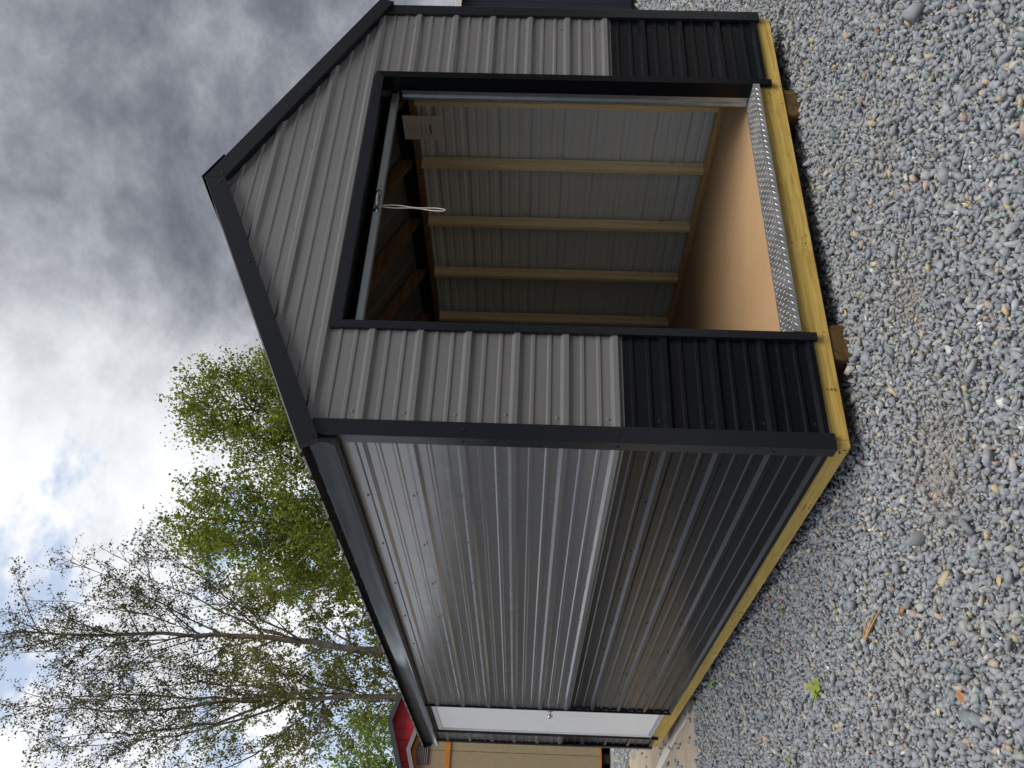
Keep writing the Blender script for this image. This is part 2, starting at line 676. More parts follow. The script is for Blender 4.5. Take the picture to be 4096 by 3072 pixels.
def profile(v0, v1, minor=True, phase=0.0, hm=.018, wb=.027, wt=.011):
    pts = [(v0, None)]
    k0 = int(math.floor((v0 - phase) / PITCH)) - 1
    k1 = int(math.ceil((v1 - phase) / PITCH)) + 1
    raw = []
    for k in range(k0, k1 + 1):
        c = phase + k * PITCH
        raw += [(c - wb, 0), (c - wt, hm), (c + wt, hm), (c + wb, 0)]
        if minor:
            for q in (1, 2):
                m = c + q * PITCH / 3
                raw += [(m - .013, 0), (m - .006, .0056), (m + .006, .0056), (m + .013, 0)]

    def h_at(v):
        for (a, ha), (b, hb) in zip(raw, raw[1:]):
            if a <= v <= b:
                return ha + (hb - ha) * (v - a) / max(1e-9, b - a)
        return 0
    out = [(v0, h_at(v0))] + [(v, h) for v, h in raw if v0 + 1e-4 < v < v1 - 1e-4] + [(v1, h_at(v1))]
    return out


def sheet(name, Porg, U, V, N, vr, lenfn, off, mats, parent, minor=True, phase=0.0, label=None, th=.0012, hm=.0165):
    Porg, U, V, N = Vector(Porg), Vector(U), Vector(V), Vector(N)
    prof = [(v, h) + tuple(lenfn(v)) for v, h in profile(vr[0], vr[1], minor, phase, hm)]
    prof = [q for q in prof if q[3] - q[2] > .004]
    mb = MB()
    n = len(prof)
    vs = []
    for dn in (0, -th):
        for (v, h, a, b) in prof:
            base = Porg + V * v + N * (h + off + dn)
            vs += [base + U * a, base + U * b]
    fs, mi = [], []
    for i in range(n - 1):
        fs.append((2 * i, 2 * i + 1, 2 * i + 3, 2 * i + 2)); mi.append(0)
        o = 2 * n
        fs.append((o + 2 * i, o + 2 * i + 2, o + 2 * i + 3, o + 2 * i + 1)); mi.append(1)
        fs.append((2 * i, 2 * i + 2, o + 2 * i + 2, o + 2 * i)); mi.append(0)
        fs.append((2 * i + 1, o + 2 * i + 1, o + 2 * i + 3, 2 * i + 3)); mi.append(0)
    o = 2 * n
    fs.append((0, o, o + 1, 1)); mi.append(0)
    j = 2 * (n - 1)
    fs.append((j, j + 1, o + j + 1, o + j)); mi.append(0)
    mb.v = [tuple(p) for p in vs]
    mb.f = fs
    mb.mi = mi
    return mb.build(name, mats, parent, label=label)


shed = empty('metal_shed', (0, 0, GZ), 'charcoal and black ribbed metal shed with open roll-up door on gravel', 'shed')

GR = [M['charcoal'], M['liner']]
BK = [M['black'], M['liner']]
const = lambda a, b: (lambda v: (a, b))
X0, X1 = .565, 2.412                          # front door opening (outer trim)
HD = 2.256                                    # header trim top
DY0, DY1, DZ1 = 4.83, 5.83, 2.125             # side door opening

front = dict(Porg=(0, 0, 0), U=(1, 0, 0), V=(0, 0, 1), N=(0, -1, 0), parent=shed)
panels = {}
for key, (a, b) in (('fl', (0.0, X0)), ('fr', (X1, W))):
    panels[key + '0'] = sheet('wall_panel', vr=(-.012, .945), lenfn=const(a, b), off=0, mats=BK, label='black ribbed wainscot sheet', **front)
    panels[key + '1'] = sheet('wall_panel', vr=(.882, 1.862), lenfn=const(a, b), off=.0022, mats=GR, **front)
    panels[key + '2'] = sheet('wall_panel', vr=(1.797, 2.318), lenfn=const(a, b), off=.0044, mats=GR, **front)


def gable_len(v):
    d = (ZR - .02 - v) / SL
    return (max(0.0, XR - d), min(W, XR + d))


panels['gable'] = sheet('wall_panel', vr=(2.254, 3.0), lenfn=gable_len, off=.0066, mats=GR, **front)
left = dict(Porg=(0, 0, 0), U=(0, 1, 0), V=(0, 0, 1), N=(-1, 0, 0), parent=shed)
for key, (a, b) in (('sl', (0.0, DY0)), ('sr', (DY1, L))):
    panels[key + '0'] = sheet('wall_panel', vr=(-.012, .945), lenfn=const(a, b), off=0, mats=BK, label='black ribbed wainscot sheet', **left)
    panels[key + '1'] = sheet('wall_panel', vr=(.882, 1.862), lenfn=const(a, b), off=.0022, mats=GR, **left)
    panels[key + '2'] = sheet('wall_panel', vr=(1.797, 2.22), lenfn=const(a, b), off=.0044, mats=GR, **left)
sheet('wall_panel', vr=(DZ1 + .03, 2.22), lenfn=const(DY0, DY1), off=.0033, mats=GR, **left)
right = dict(Porg=(W, 0, 0), U=(0, 1, 0), V=(0, 0, 1), N=(1, 0, 0), parent=shed)
sheet('wall_panel', vr=(-.012, .945), lenfn=const(0, L), off=0, mats=BK, **right)
sheet('wall_panel', vr=(.882, 1.862), lenfn=const(0, L), off=.0022, mats=GR, **right)
sheet('wall_panel', vr=(1.797, 2.30), lenfn=const(0, L), off=.0044, mats=GR, **right)
back = dict(Porg=(0, L, 0), U=(1, 0, 0), V=(0, 0, 1), N=(0, 1, 0), parent=shed)
sheet('wall_panel', vr=(-.012, .945), lenfn=const(0, W), off=0, mats=BK, **back)
sheet('wall_panel', vr=(.882, 1.862), lenfn=const(0, W), off=.0022, mats=GR, **back)
sheet('wall_panel', vr=(1.797, 3.0), lenfn=lambda v: gable_len(v) if v > 2.25 else (0, W), off=.0044, mats=GR, **back)

# roof sheets, ribs running down the slope
ca = 1 / math.hypot(1, SL)
XE0, XE1 = -.095, 3.090
for sgn, xe in ((-1, XE0), (1, XE1)):
    U = Vector((sgn, 0, -SL)) * ca
    Nn = Vector((sgn * SL, 0, 1)) * ca
    ln = abs(xe - XR) / ca
    for y0, y1 in ((-.03, .93), (.90, 1.86), (1.82, 2.78), (2.74, 3.69), (3.65, 4.61), (4.57, 5.52), (5.48, 6.345)):
        sheet('roof_panel', Porg=(XR, 0, ZR + .022), U=U, V=(0, 1, 0), N=Nn, vr=(y0, y1), lenfn=const(.012, ln), off=.001 * (int(y0 * 3) % 2), mats=[M['roof'], M['shaded_roofliner']],
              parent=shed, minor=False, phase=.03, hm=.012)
    # eave trim: bent sheet from the drip edge in to the wall top
    zE = roofz(xe) + .012
    if sgn < 0:
        prof = [(xe + .042, zE + .014), (xe + .042, zE - .024), (xe + .042, zE - .056), (xe + .041, zE - .080), (xe + .037, zE - .100), (xe + .031, zE - .117), (xe + .023, zE - .132),
                (xe + .024, zE - .135), (xe + .088, zE - .135), (xe + .092, zE + .02), (xe + .088, zE + .036)]
    else:
        prof = [(xe - .006, zE), (xe - .010, zE - .03), (xe - .026, zE - .062), (xe - .04, zE - .092), (xe - .044, zE - .126), (xe - .058, zE - .126), (xe - .058, zE + .026)]
    mb = MB()
    mb.prism([(x, -.007, z) for x, z in prof], (0, L + .014, 0))
    eo = mb.build('eave_trim', M['eave'], shed, smooth=False)
    if sgn < 0:
        for p in eo.data.polygons:
            if len(p.vertices) == 4 and p.normal.x < -.2:
                p.use_smooth = True
# ridge cap
mb = MB()
hw = .17
cap = [(XR - hw, roofz(XR - hw) + .041), (XR, ZR + .044), (XR + hw, roofz(XR + hw) + .041), (XR + hw, roofz(XR + hw) + .038), (XR, ZR + .040), (XR - hw, roofz(XR - hw) + .038)]
mb.prism([(x, -.052, z) for x, z in cap], (0, L + .10, 0))
mb.build('ridge_cap', M['trim'], shed)
# rake trims front and back
for y0, y1 in ((-.050, -.008), (L + .008, L + .05)):
    for sgn, xe in ((-1, XE0), (1, XE1)):
        topz = lambda x: roofz(x) + .030
        drop = .108
        cut = .036
        pts = [(XR, topz(XR)), (xe, topz(xe)), (xe - sgn * cut, topz(xe) - .082), (XR, topz(XR) - drop - .006)]
        # visible lower lip
        mb = MB()
        mb.prism([(x, y0, z) for x, z in pts], (0, y1 - y0, 0))
        rk = mb.build('rake_trim', M['trim'], shed, bevel=.003)
        lip = MB()
        a = (XR + sgn * .02, topz(XR + sgn * .02) - drop - .004)
        b = (xe - sgn * (cut + .005), topz(xe) - .0815)
        ys = y0 - .004 if y0 < 0 else y1
        lip.prism([(a[0], ys, a[1]), (b[0], ys, b[1]), (b[0] + sgn * .004, ys, b[1] + .011), (a[0], ys, a[1] + .013)], (0, .0038, 0))
        lip.build('hem', M['trim'], rk)

# corner trims
for cxn, sx in ((0.0, 1), (W, -1)):
    for cyn, sy in ((0.0, 1), (L, -1)):
        q = [(-.024, -.027), (.058, -.027), (.058, -.004), (-.006, -.004), (-.006, .042), (-.024, .042)]
        mb = MB()
        ztop = 2.262
        mb.prism([(cxn + sx * x, cyn + sy * y, -.030) for x, y in q], (0, 0, ztop + .030))
        mb.build('corner_trim', M['trim'], shed, bevel=.0025)

# front door trims: jambs and header wrap the opening
XI0, XI1, HB = .602, 2.370, 2.212
mb = MB()
mb.prism([(X0 - .006, -.028, -.030), (XI0, -.028, -.030), (XI0, -.028, HB), (X0 - .006, -.028, HD + .004)], (0, .020, 0))
mb.box(XI0 - .012, XI0 - .0005, -.0075, .072, .077, HB)
mb.build('jamb_trim', M['trim'], shed)
mb = MB()
mb.prism([(X1 + .006, -.028, -.034), (XI1, -.028, -.034), (XI1, -.028, HB), (X1 + .006, -.028, HD + .004)], (0, .020, 0))
mb.box(XI1 + .0005, XI1 + .012, -.0075, .072, .077, HB)
mb.build('jamb_trim', M['black'], shed)
mb = MB()
mb.prism([(X0 - .005, -.0283, HD + .0045), (X1 + .005, -.0283, HD + .0045), (XI1, -.0283, HB + .0005), (XI0, -.0283, HB + .0005)], (0, .020, 0))
mb.box(XI0, XI1, -.0078, .072, HB + .001, HB + .012)
mb.build('header_trim', M['trim'], shed)

# floor system
mb = MB(); mb.box(.0405, W - .0405, .0025, .0400, -.100, .044); mb.build('rim_joist', M['treated_x'], shed, bevel=.003, label='knotty yellow front rim joist of treated pine')
mb = MB(); mb.box(.0025, .0395, .0020, 1.2215, -.100, .044); mb.build('rim_joist', M['treated_y'], shed, bevel=.003)
mb = MB(); mb.box(.0020, .0392, 1.2235, L - .002, -.100, .0435); mb.build('rim_joist', M['treated_y'], shed, bevel=.003)
mb = MB(); mb.box(W - .0395, W - .0025, .0020, L - .002, -.100, .044); mb.build('rim_joist', M['treated_y'], shed, bevel=.003)
mb = MB(); mb.box(.0405, W - .0405, L - .04, L - .0025, -.100, .044); mb.build('rim_joist', M['treated_x'], shed, bevel=.003)
for xs0, xs1 in ((.475, .685), (2.16, 2.385)):
    mb = MB()
    ch = .028
    pr = [(xs0 + ch, -.200 - .02), (xs1 - ch * .6, -.200 - .02), (xs1, -.16), (xs1 - .006, -.102), (xs0 + .004, -.102), (xs0, -.165)]
    mb.prism([(x, .012 + .012 * math.sin(i * 3.1), z) for i, (x, z) in enumerate(pr)], (0, L - .1, 0))
    mb.build('skid', M['skid'], shed, bevel=.012)
for k in range(1, 10):
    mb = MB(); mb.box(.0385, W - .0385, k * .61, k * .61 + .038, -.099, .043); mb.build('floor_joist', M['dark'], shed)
for k in range(3):
    ya = (.012, 2.44, 4.88)[k]
    yb = (2.4375, 4.8775, L - .03)[k]
    mb = MB(); mb.box(.005, W - .005, ya, yb, .0455, .0640); mb.build('floor_board', M['floor'], shed)

# diamond plate threshold
mb = MB()
T0, T1 = XI0 - .02, XI1 + .02
mb.prism([(XI0 + .001, -.033, .040), (XI0 + .001, -.033, .0765), (XI0 + .001, .158, .0765), (XI0 + .001, .158, .0735), (XI0 + .001, -.0295, .0735), (XI0 + .001, -.0295, .040)], (XI1 - XI0 - .002, 0, 0))
plate = mb.build('threshold', M['alu'], shed, bevel=.0008, label='bright diamond plate threshold')
lug = MB()


def lug_add(c, a, b, n):                      # a long half-axis, b short half-axis, n height
    c, a, b, n = Vector(c), Vector(a), Vector(b), Vector(n)
    lug.add([c - a, c - b, c + a, c + b, c - a * .45 + n, c + a * .45 + n],
            [(0, 1, 4), (1, 5, 4), (1, 2, 5), (2, 3, 5), (3, 4, 5), (3, 0, 4)])


st = .0215
nx = int((XI1 - XI0 - .02) / st)
for i in range(nx):
    x = XI0 + .018 + i * st
    for j in range(8):
        y = -.016 + j * st
        s = 1 if (i + j) % 2 else -1
        lug_add((x + (j % 2) * st * .5, y, .0766), (.0052, .0052 * s, 0), (-.0019, .0019 * s, 0), (0, 0, .0012))
    s = 1 if i % 2 else -1
    if i % 2:
        lug_add((x, -.0332, .0590), (.0090, 0, .0100), (-.0024, 0, .0020), (0, -.0026, 0))
lo = lug.build('tread_lugs', M['lug'], plate)
lo['kind'] = 'stuff'

# framing of the right and left walls, seen through the door
XS0, XS1 = 2.912, 3.001
mb = MB(); mb.box(XS0, XS1, .04, L - .04, .0655, .104); mb.build('bottom_plate', M['stud_y'], shed, bevel=.002)
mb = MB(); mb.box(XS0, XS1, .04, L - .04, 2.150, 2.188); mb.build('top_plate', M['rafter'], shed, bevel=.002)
mb = MB(); mb.box(.03, .118, .04, DY0 - .05, .0655, .104); mb.build('bottom_plate', M['stud_y'], shed, bevel=.002)
mb = MB(); mb.box(.03, .118, .04, L - .04, 2.150, 2.188); mb.build('top_plate', M['stud_y'], shed, bevel=.002)
ST = [.598] + [.552 + .6155 * k for k in range(1, 10)]
proto = None
for x0 in (XS0 + .001, .031):
    for yy in ST:
        if x0 < 1 and DY0 - .1 < yy < DY1 + .05:
            continue
        if proto is None:
            mb = MB(); mb.box(0, .087, 0, .038, .1045, 2.1495)
            me_s = mb.mesh('stud', [M['stud_z']])
        o = bpy.data.objects.new('stud', me_s)
        proto = o
        COL.objects.link(o)
        o.parent = shed
        o.location = (x0, yy + random.uniform(-.004, .004), 0)
        md = o.modifiers.new('bevel', 'BEVEL'); md.width = .003; md.segments = 2
for yy in ST:
    for sgn in (-1, 1):
        mb = MB()
        xe = .03 if sgn < 0 else W - .03
        t = .10
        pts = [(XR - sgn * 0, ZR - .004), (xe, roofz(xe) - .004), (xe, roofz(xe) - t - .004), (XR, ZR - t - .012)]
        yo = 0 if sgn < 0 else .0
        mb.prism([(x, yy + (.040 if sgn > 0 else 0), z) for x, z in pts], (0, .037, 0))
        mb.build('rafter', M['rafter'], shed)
# door posts behind the front wall (plain studs)
for xa in (X0 - .03, X1 - .008):
    mb = MB(); mb.box(xa, xa + .038, .002 if xa < 1 else .014, .09, .065, 2.30); mb.build('stud', M['stud_z'], shed)
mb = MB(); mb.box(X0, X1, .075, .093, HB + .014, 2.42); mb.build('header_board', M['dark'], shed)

# roll-up door: coil, curtain edge, bottom bar with handle, guides and pull rope
roll = MB()
roll.tube([(XI0 + .01, .30, 2.36), (XI1 - .01, .30, 2.36)], .135, 24)
rd = roll.build('roll_up_door', M['black'], shed, label='rolled-up black door curtain under the header')
mb = MB()
mb.prism([(XI0 + .005, .098, 2.165), (XI0 + .005, .101, 2.165), (XI0 + .005, .165, 2.33), (XI0 + .005, .160, 2.33)], (XI1 - XI0 - .01, 0, 0))
mb.build('curtain', M['black'], rd)
mb = MB()
bx0, bx1 = XI0 + .006, XI1 - .006
mb.box(bx0, bx1, .088, .094, 2.136, 2.176)
mb.box(bx0, bx1, .070, .0875, 2.136, 2.1405)
mb.box(bx0, bx1, .0945, .118, 2.136, 2.142)
mb.box(bx0, bx1, .0845, .0878, 2.166, 2.171)
mb.build('bottom_bar', M['galv'], rd, bevel=.001)
hd = MB()
hx0, hx1 = 1.420, 1.552
hd.tube([(hx0 + .012, .082, 2.158), (hx0 + .022, .064, 2.158), (hx0 + .04, .052, 2.158), ((hx0 + hx1) / 2, .047, 2.158), (hx1 - .04, .052, 2.158), (hx1 - .022, .064, 2.158), (hx1 - .012, .082, 2.158)],
        [.006, .007, .008, .0085, .008, .007, .006], 8)
for hx in (hx0, hx1):
    hd.tube([(hx, .0875, 2.158), (hx, .0835, 2.158)], .0165, 16)
    hd.tube([(hx, .0834, 2.158), (hx, .0795, 2.158), (hx, .077, 2.158)], [.0065, .006, .002], 10)
hd.build('handle', M['chrome'], rd, smooth=True)
for x0_, x1_ in ((XI0 - .045, XI0 + .002), (XI1 + .001, XI1 + .046)):
    mb = MB()
    s = -1 if x0_ > 1 else 1
    xi = x0_ if x0_ > 1 else x1_
    xo = x1_ if x0_ > 1 else x0_
    lo_, hi_ = sorted((xi, xo))
    mb.box(lo_, hi_, .0735, .079, .078, 2.12)
    mb.box(lo_, hi_, .118, .124, .078, 2.12)
    a, b = sorted((xi + (.012 if x0_ > 1 else -.012), xi + (.016 if x0_ > 1 else -.016)))
    mb.box(a, b, .0792, .1178, .078, 2.12)
    a, b = sorted((xi - .0, xi + (.0025 if x0_ > 1 else -.0025)))
    mb.box(a, b, .1245, .136, .078, 2.12)
    mb.build('guide_rail', M['galv'], rd, bevel=.0008)
rp = MB()
ra, rb = [], []
for i in range(15):
    t = i / 14
    z = 2.134 - .335 * t
    x = 1.474 - .02 * t
    ra.append((x + .006 * math.sin(t * 9) + .004, .106 + .003 * math.cos(t * 7), z))
    rb.append((x - .0065 * math.sin(t * 8 + .6) - .004, .110 - .003 * math.cos(t * 6), z))
path = ra + [(ra[-1][0] - .004, .108, ra[-1][2] - .008)] + rb[::-1]
rp.tube(path, .0029, 7)
rp.build('pull_rope', M['rope'], rd, smooth=True)

# side door
mb = MB()
mb.box(.004, .018, DY0 + .030, DY1 - .035, .070, DZ1 - .045)
sdoor = mb.build('side_door', M['doorwhite'], shed, bevel=.003, label='plain white side door')
mb = MB()
mb.box(-.010, .060, DY0 + .003, DY0 + .0285, .048, DZ1 - .004)
mb.box(-.010, .060, DY1 - .0335, DY1 - .003, .048, DZ1 - .004)
mb.box(-.009, .060, DY0 + .0288, DY1 - .0338, DZ1 - .043, DZ1 - .004)
mb.build('door_frame', M['doorframe'], sdoor, bevel=.002)
mb = MB(); mb.box(-.022, .060, DY0 + .004, DY1 - .004, .0445, .0475); mb.box(-.004, .020, DY0 + .029, DY1 - .034, .0478, .066); mb.build('sill', M['alu'], sdoor, bevel=.001)
mb = MB()
kz, ky = 1.055, DY0 + .095
mb.tube([(.0035, ky, kz), (-.006, ky, kz)], .031, 18)
mb.tube([(-.0062, ky, kz), (-.032, ky, kz)], .0105, 12)
mb.tube([(-.0322, ky, kz), (-.038, ky, kz), (-.052, ky, kz), (-.064, ky, kz), (-.068, ky, kz)], [.014, .024, .028, .024, .012], 18)
mb.build('door_knob', M['chrome'], sdoor, smooth=True)
# J trims round the side door
mb = MB(); mb.box(-.0245, -.0055, DY0 - .006, DY0 + .0025, -.012, DZ1 + .004); mb.build('jamb_trim', M['trim'], shed)
mb = MB(); mb.box(-.030, -.0055, DY1 - .0025, DY1 + .020, -.034, DZ1 + .004); mb.build('jamb_trim', M['trim'], shed)
mb = MB(); mb.box(-.0265, -.0055, DY0 - .006, DY1 + .020, DZ1 + .0045, DZ1 + .034); mb.build('header_trim', M['trim'], shed)

# screws: hex washer heads, shared mesh
sc = MB()
sc.tube([(0, 0, 0), (0, 0, .0016)], .0078, 10)
sc.tube([(0, 0, .0017), (0, 0, .0056), (0, 0, .0066)], [.0046, .0046, .0030], 6)
me_screw = {k: sc.mesh('screw', [M[k]]) for k in ('screw', 'screw_dark')}


def screw(parent, p, n, key='screw'):
    o = bpy.data.objects.new('screw', me_screw[key])
    COL.objects.link(o)
    o.parent = parent
    o.location = p
    o.rotation_euler = Vector(n).to_track_quat('Z', 'Y').to_euler()
    return o


for k in range(0, 10):
    z = k * PITCH + .040
    key, mk = ('0', 'screw_dark') if k < 4 else (('1', 'screw') if k < 8 else ('2', 'screw'))
    off = {'0': 0, '1': .0022, '2': .0044}[key]
    j = random.uniform
    screw(panels['fl' + key], (.110 + j(-.005, .005), -off, z + j(-.004, .004)), (0, -1, 0), mk)
    screw(panels['fr' + key], (2.870 + j(-.005, .005), -off, z + j(-.004, .004)), (0, -1, 0), mk)
    for c in range(7):
        screw(panels['sl' + key], (-off, .610 * (c + 1) + j(-.008, .008), z + j(-.004, .004)), (-1, 0, 0), mk)
for z in (2.314, 2.547, 2.767):
    for x in (1.184, 1.790):
        screw(panels['gable'], (x, -.0066, z), (0, -1, 0), 'screw')
for x in (.575, 2.40):
    screw(panels['gable'], (x, -.0066, 2.314), (0, -1, 0), 'screw')
for z in (.238, .916, 1.595):
    screw(shed, (.018, -.0272, z), (0, -1, 0), 'screw_dark')
    screw(shed, (-.0242, .012, z), (-1, 0, 0), 'screw_dark')
    screw(shed, (W - .018, -.0272, z), (0, -1, 0), 'screw_dark')
for t in (.02, .36, .70, .97):
    for sgn, xe in ((-1, XE0), (1, XE1)):
        x = XR + (xe - XR) * t
        screw(shed, (x, -.0502, roofz(x) - .048), (0, -1, 0), 'screw_dark')

# nail heads and pencil-dark stamp marks on the rim joists
nl = MB()
for i in range(26):
    x = random.choice([.58, .61, 1.2, 1.22, 1.82, 2.27, 2.31, 2.9, .10]) + random.uniform(-.03, .03)
    z = random.uniform(-.085, .02)
    nl.tube([(x, .0030, z), (x, .0016, z)], random.uniform(.0025, .0042), 7)
for i in range(30):
    y = random.choice([.03, .05, .60, .63, 1.2, 1.26, 1.85, 2.45, 3.05]) + random.uniform(-.02, .02)
    z = random.uniform(-.085, -.045)
    nl.tube([(.0026, y, z), (.0010, y, z)], random.uniform(.0025, .0042), 7)
o = nl.build('nail_heads', simple('rusty_nail', (.07, .045, .02), .8, 0, .3), shed)
o['kind'] = 'stuff'
stamp = MB()
for base_x, w_ in ((.30, 1),):
    for i, (a, b) in enumerate(((0, .012), (.016, .003), (.022, .010), (.036, .012))):
        for q in range(3):
            stamp.box(base_x + random.uniform(-.006, .004), base_x + random.uniform(.005, .010), 0.0015, .0021, -.04 - a - q * b / 3, -.04 - a - q * b / 3 + .0016)
o = stamp.build('ink_stamp', M['ink'], shed)
stamp = MB()
for a in (0, .016, .030, .046):
    for q in range(3):
        y = 2.16 + random.uniform(-.006, .006)
        z = -.035 - a - q * .0035
        stamp.box(.0010, .0016, y, y + random.uniform(.010, .022), z, z + .0016)
o = stamp.build('ink_stamp', M['ink'], shed)

# paper notice pinned inside
mb = MB()
py0, py1, pz0, pz1 = .715, .925, 1.968 - .0, 2.240
n_ = 7
vs, fs = [], []
for i in range(n_):
    t = i / (n_ - 1)
    y = py0 + (py1 - py0) * t
    bow = .010 * math.sin(t * math.pi)
    vs += [(2.904 - bow, y, pz0 + .004 * t), (2.904 - bow * .6, y, pz1 - .002 * t)]
back_ = [(x + .0005, y, z) for x, y, z in vs]
for i in range(n_ - 1):
    fs.append((2 * i, 2 * i + 2, 2 * i + 3, 2 * i + 1))
    fs.append((2 * n_ + 2 * i, 2 * n_ + 2 * i + 1, 2 * n_ + 2 * i + 3, 2 * n_ + 2 * i + 2))
mb.add(vs + back_, fs)
paper = mb.build('paper_notice', M['paper'])
paper.location = (0, 0, GZ)
tag(paper, 'white printed paper notice hanging inside the shed by the door', 'notice')
ink = MB()
rows = [(.030, .35, .60, .003), (.055, .33, .66, .003), (.078, .36, .62, .0022), (.125, .18, .80, .0035), (.152, .30, .72, .004), (.182, .33, .70, .013)]
for dz, a, b, hgt in rows:
    t = a
    while t < b:
        wlen = random.uniform(.03, .075)
        e = min(b, t + wlen)
        ya, yb = py0 + (py1 - py0) * t, py0 + (py1 - py0) * e
        tm = (t + e) / 2
        bow = .010 * math.sin(tm * math.pi)
        z = pz1 - dz
        ink.box(2.904 - bow - .0012, 2.904 - bow - .0006, ya, yb, z - hgt, z)
        t = e + random.uniform(.012, .022)
ink.build('print', M['ink'], paper)

# ------------------------------------------------------------------ neighbouring sheds
# beige shed with orange trim
bx0, bx1, by0, by1 = -.80, 2.94, 12.7, 16.4
bs = empty('beige_shed', (1.07, 12.7, 0), 'beige panel-sided shed with orange trim and grey fascia, behind the metal shed', 'shed')


def rel(mb, origin):
    mb.v = [(x - origin[0], y - origin[1], z - origin[2]) for x, y, z in mb.v]
    return mb


O = (1.07, 12.7, 0)
sl2 = .30
bzr = 3.20 + GZ
bz = lambda x: bzr - sl2 * abs(x - 1.07)
xs = [bx0, bx0 + .62, 1.07 - .63, 1.07 + .14, 1.07 + .75, bx1]
xs = [bx0, .34, 1.10, bx1 - .62, bx1]
for a, b in zip(xs, xs[1:]):
    pts = [(a + .003, by0, .15), (b - .003, by0, .15), (b - .003, by0, bz(b) - .06)]
    if a < 1.07 < b:
        pts.append((1.07, by0, bzr - .06))
    pts.append((a + .003, by0, bz(a) - .06))
    mb = MB(); mb.prism(pts, (0, .02, 0)); rel(mb, O).build('siding_panel', M['beige'], bs, bevel=.004)
for xa in (bx0, bx1 - .02):
    mb = MB(); mb.box(xa, xa + .02, by0 + .021, by1, .15, bz(bx0) - .06); rel(mb, O).build('siding_panel', M['beige'], bs)
mb = MB(); mb.prism([(bx0, by1, .15), (bx1, by1, .15), (bx1, by1, bz(bx1) - .06), (1.07, by1, bzr - .06), (bx0, by1, bz(bx0) - .06)], (0, .02, 0)); rel(mb, O).build('siding_panel', M['beige'], bs)
for s in (-1, 1):
    xe = 1.07 + s * 1.99
    mb = MB(); mb.prism([(1.07, by0 - .10, bzr), (xe, by0 - .10, bz(xe)), (xe, by0 - .10, bz(xe) + .03), (1.07, by0 - .10, bzr + .03)], (0, by1 - by0 + .2, 0)); rel(mb, O).build('roof', M['darkfascia'], bs)
    mb = MB(); mb.prism([(1.07, by0 - .13, bzr + .034), (xe, by0 - .13, bz(xe) + .034), (xe, by0 - .13, bz(xe) - .035), (1.07, by0 - .13, bzr - .035)], (0, .028, 0)); rel(mb, O).build('fascia_board', M['greyfascia'], bs)
    mb = MB(); mb.prism([(1.07, by0 - .022, bzr - .042), (xe - s * .1, by0 - .022, bz(xe - s * .1) - .042), (xe - s * .1, by0 - .022, bz(xe - s * .1) - .095), (1.07, by0 - .022, bzr - .095)], (0, .021, 0)); rel(mb, O).build('rake_board', M['orange'], bs)
mb = MB(); mb.box(bx0 - .01, bx1 + .01, by0 - .026, by0 - .001, 2.50 + GZ, 2.588 + GZ); rel(mb, O).build('trim_band', M['orange'], bs, bevel=.003)
for xa in (bx0, bx1 - .09):
    mb = MB(); mb.box(xa, xa + .09, by0 - .024, by0 - .001, .16, 2.498 + GZ); rel(mb, O).build('corner_board', M['orange'], bs, bevel=.003)
mb = MB(); mb.box(bx0 + .1, bx1 - .1, by0 - .020, by0 - .001, .155, .185); rel(mb, O).build('base_board', M['orange'], bs)
vent = MB(); vent.box(.862, 1.195, by0 - .024, by0 - .001, 2.858 + GZ, 3.052 + GZ)
vo_ = rel(vent, O).build('gable_vent', M['brown'], bs, bevel=.003)
for k in range(5):
    mb = MB(); z = 2.875 + GZ + k * .034
    mb.prism([(.880, by0 - .026, z), (.880, by0 - .040, z + .004), (.880, by0 - .026, z + .024)], (.297, 0, 0)); rel(mb, O).build('louvre', M['brown'], vo_)
for xa in (bx0 + .15, 1.0, bx1 - .3):
    mb = MB(); mb.box(xa, xa + .14, by0 + .03, by1, -.02, .148); rel(mb, O).build('skid', M['dark'], bs)

# red shed
O = (2.44, 17.0, 0)
rs = empty('red_shed', O, 'red ribbed shed with dark grey fascia, rising behind the beige shed', 'shed')
rzr, rsl, rx0, rx1 = 4.19 + GZ, .32, -.2, 5.08
rz_ = lambda x: rzr - rsl * abs(x - 2.44)
k = 0
x = rx0
while x < rx1 - .01:
    e = min(rx1, x + .9144)
    def lf(v, xx=x):
        xw = xx + v
        return (.2, rz_(xw) - .05)
    prof_o = sheet('wall_panel', Porg=(x - O[0], 0, 0), U=(0, 0, 1), V=(1, 0, 0), N=(0, -1, 0), vr=(0.0, e - x), lenfn=lf, off=0.0, mats=[M['red'], M['red']], parent=rs, minor=False, phase=.03)
    x = e
mb = MB(); mb.box(rx0, rx0 + .02, 17.02, 21.5, .2, rz_(rx0) - .05); mb.box(rx1 - .02, rx1, 17.02, 21.5, .2, rz_(rx1) - .05); rel(mb, O).build('side_wall', M['red'], rs)
mb = MB(); mb.prism([(rx0, 21.5, .2), (rx1, 21.5, .2), (rx1, 21.5, rz_(rx1) - .05), (2.44, 21.5, rzr - .05), (rx0, 21.5, rz_(rx0) - .05)], (0, .02, 0)); rel(mb, O).build('back_wall', M['red'], rs)
mb = MB(); mb.box(rx0 + .05, rx1 - .05, 17.05, 21.4, 0, .199); rel(mb, O).build('base', M['dark'], rs)
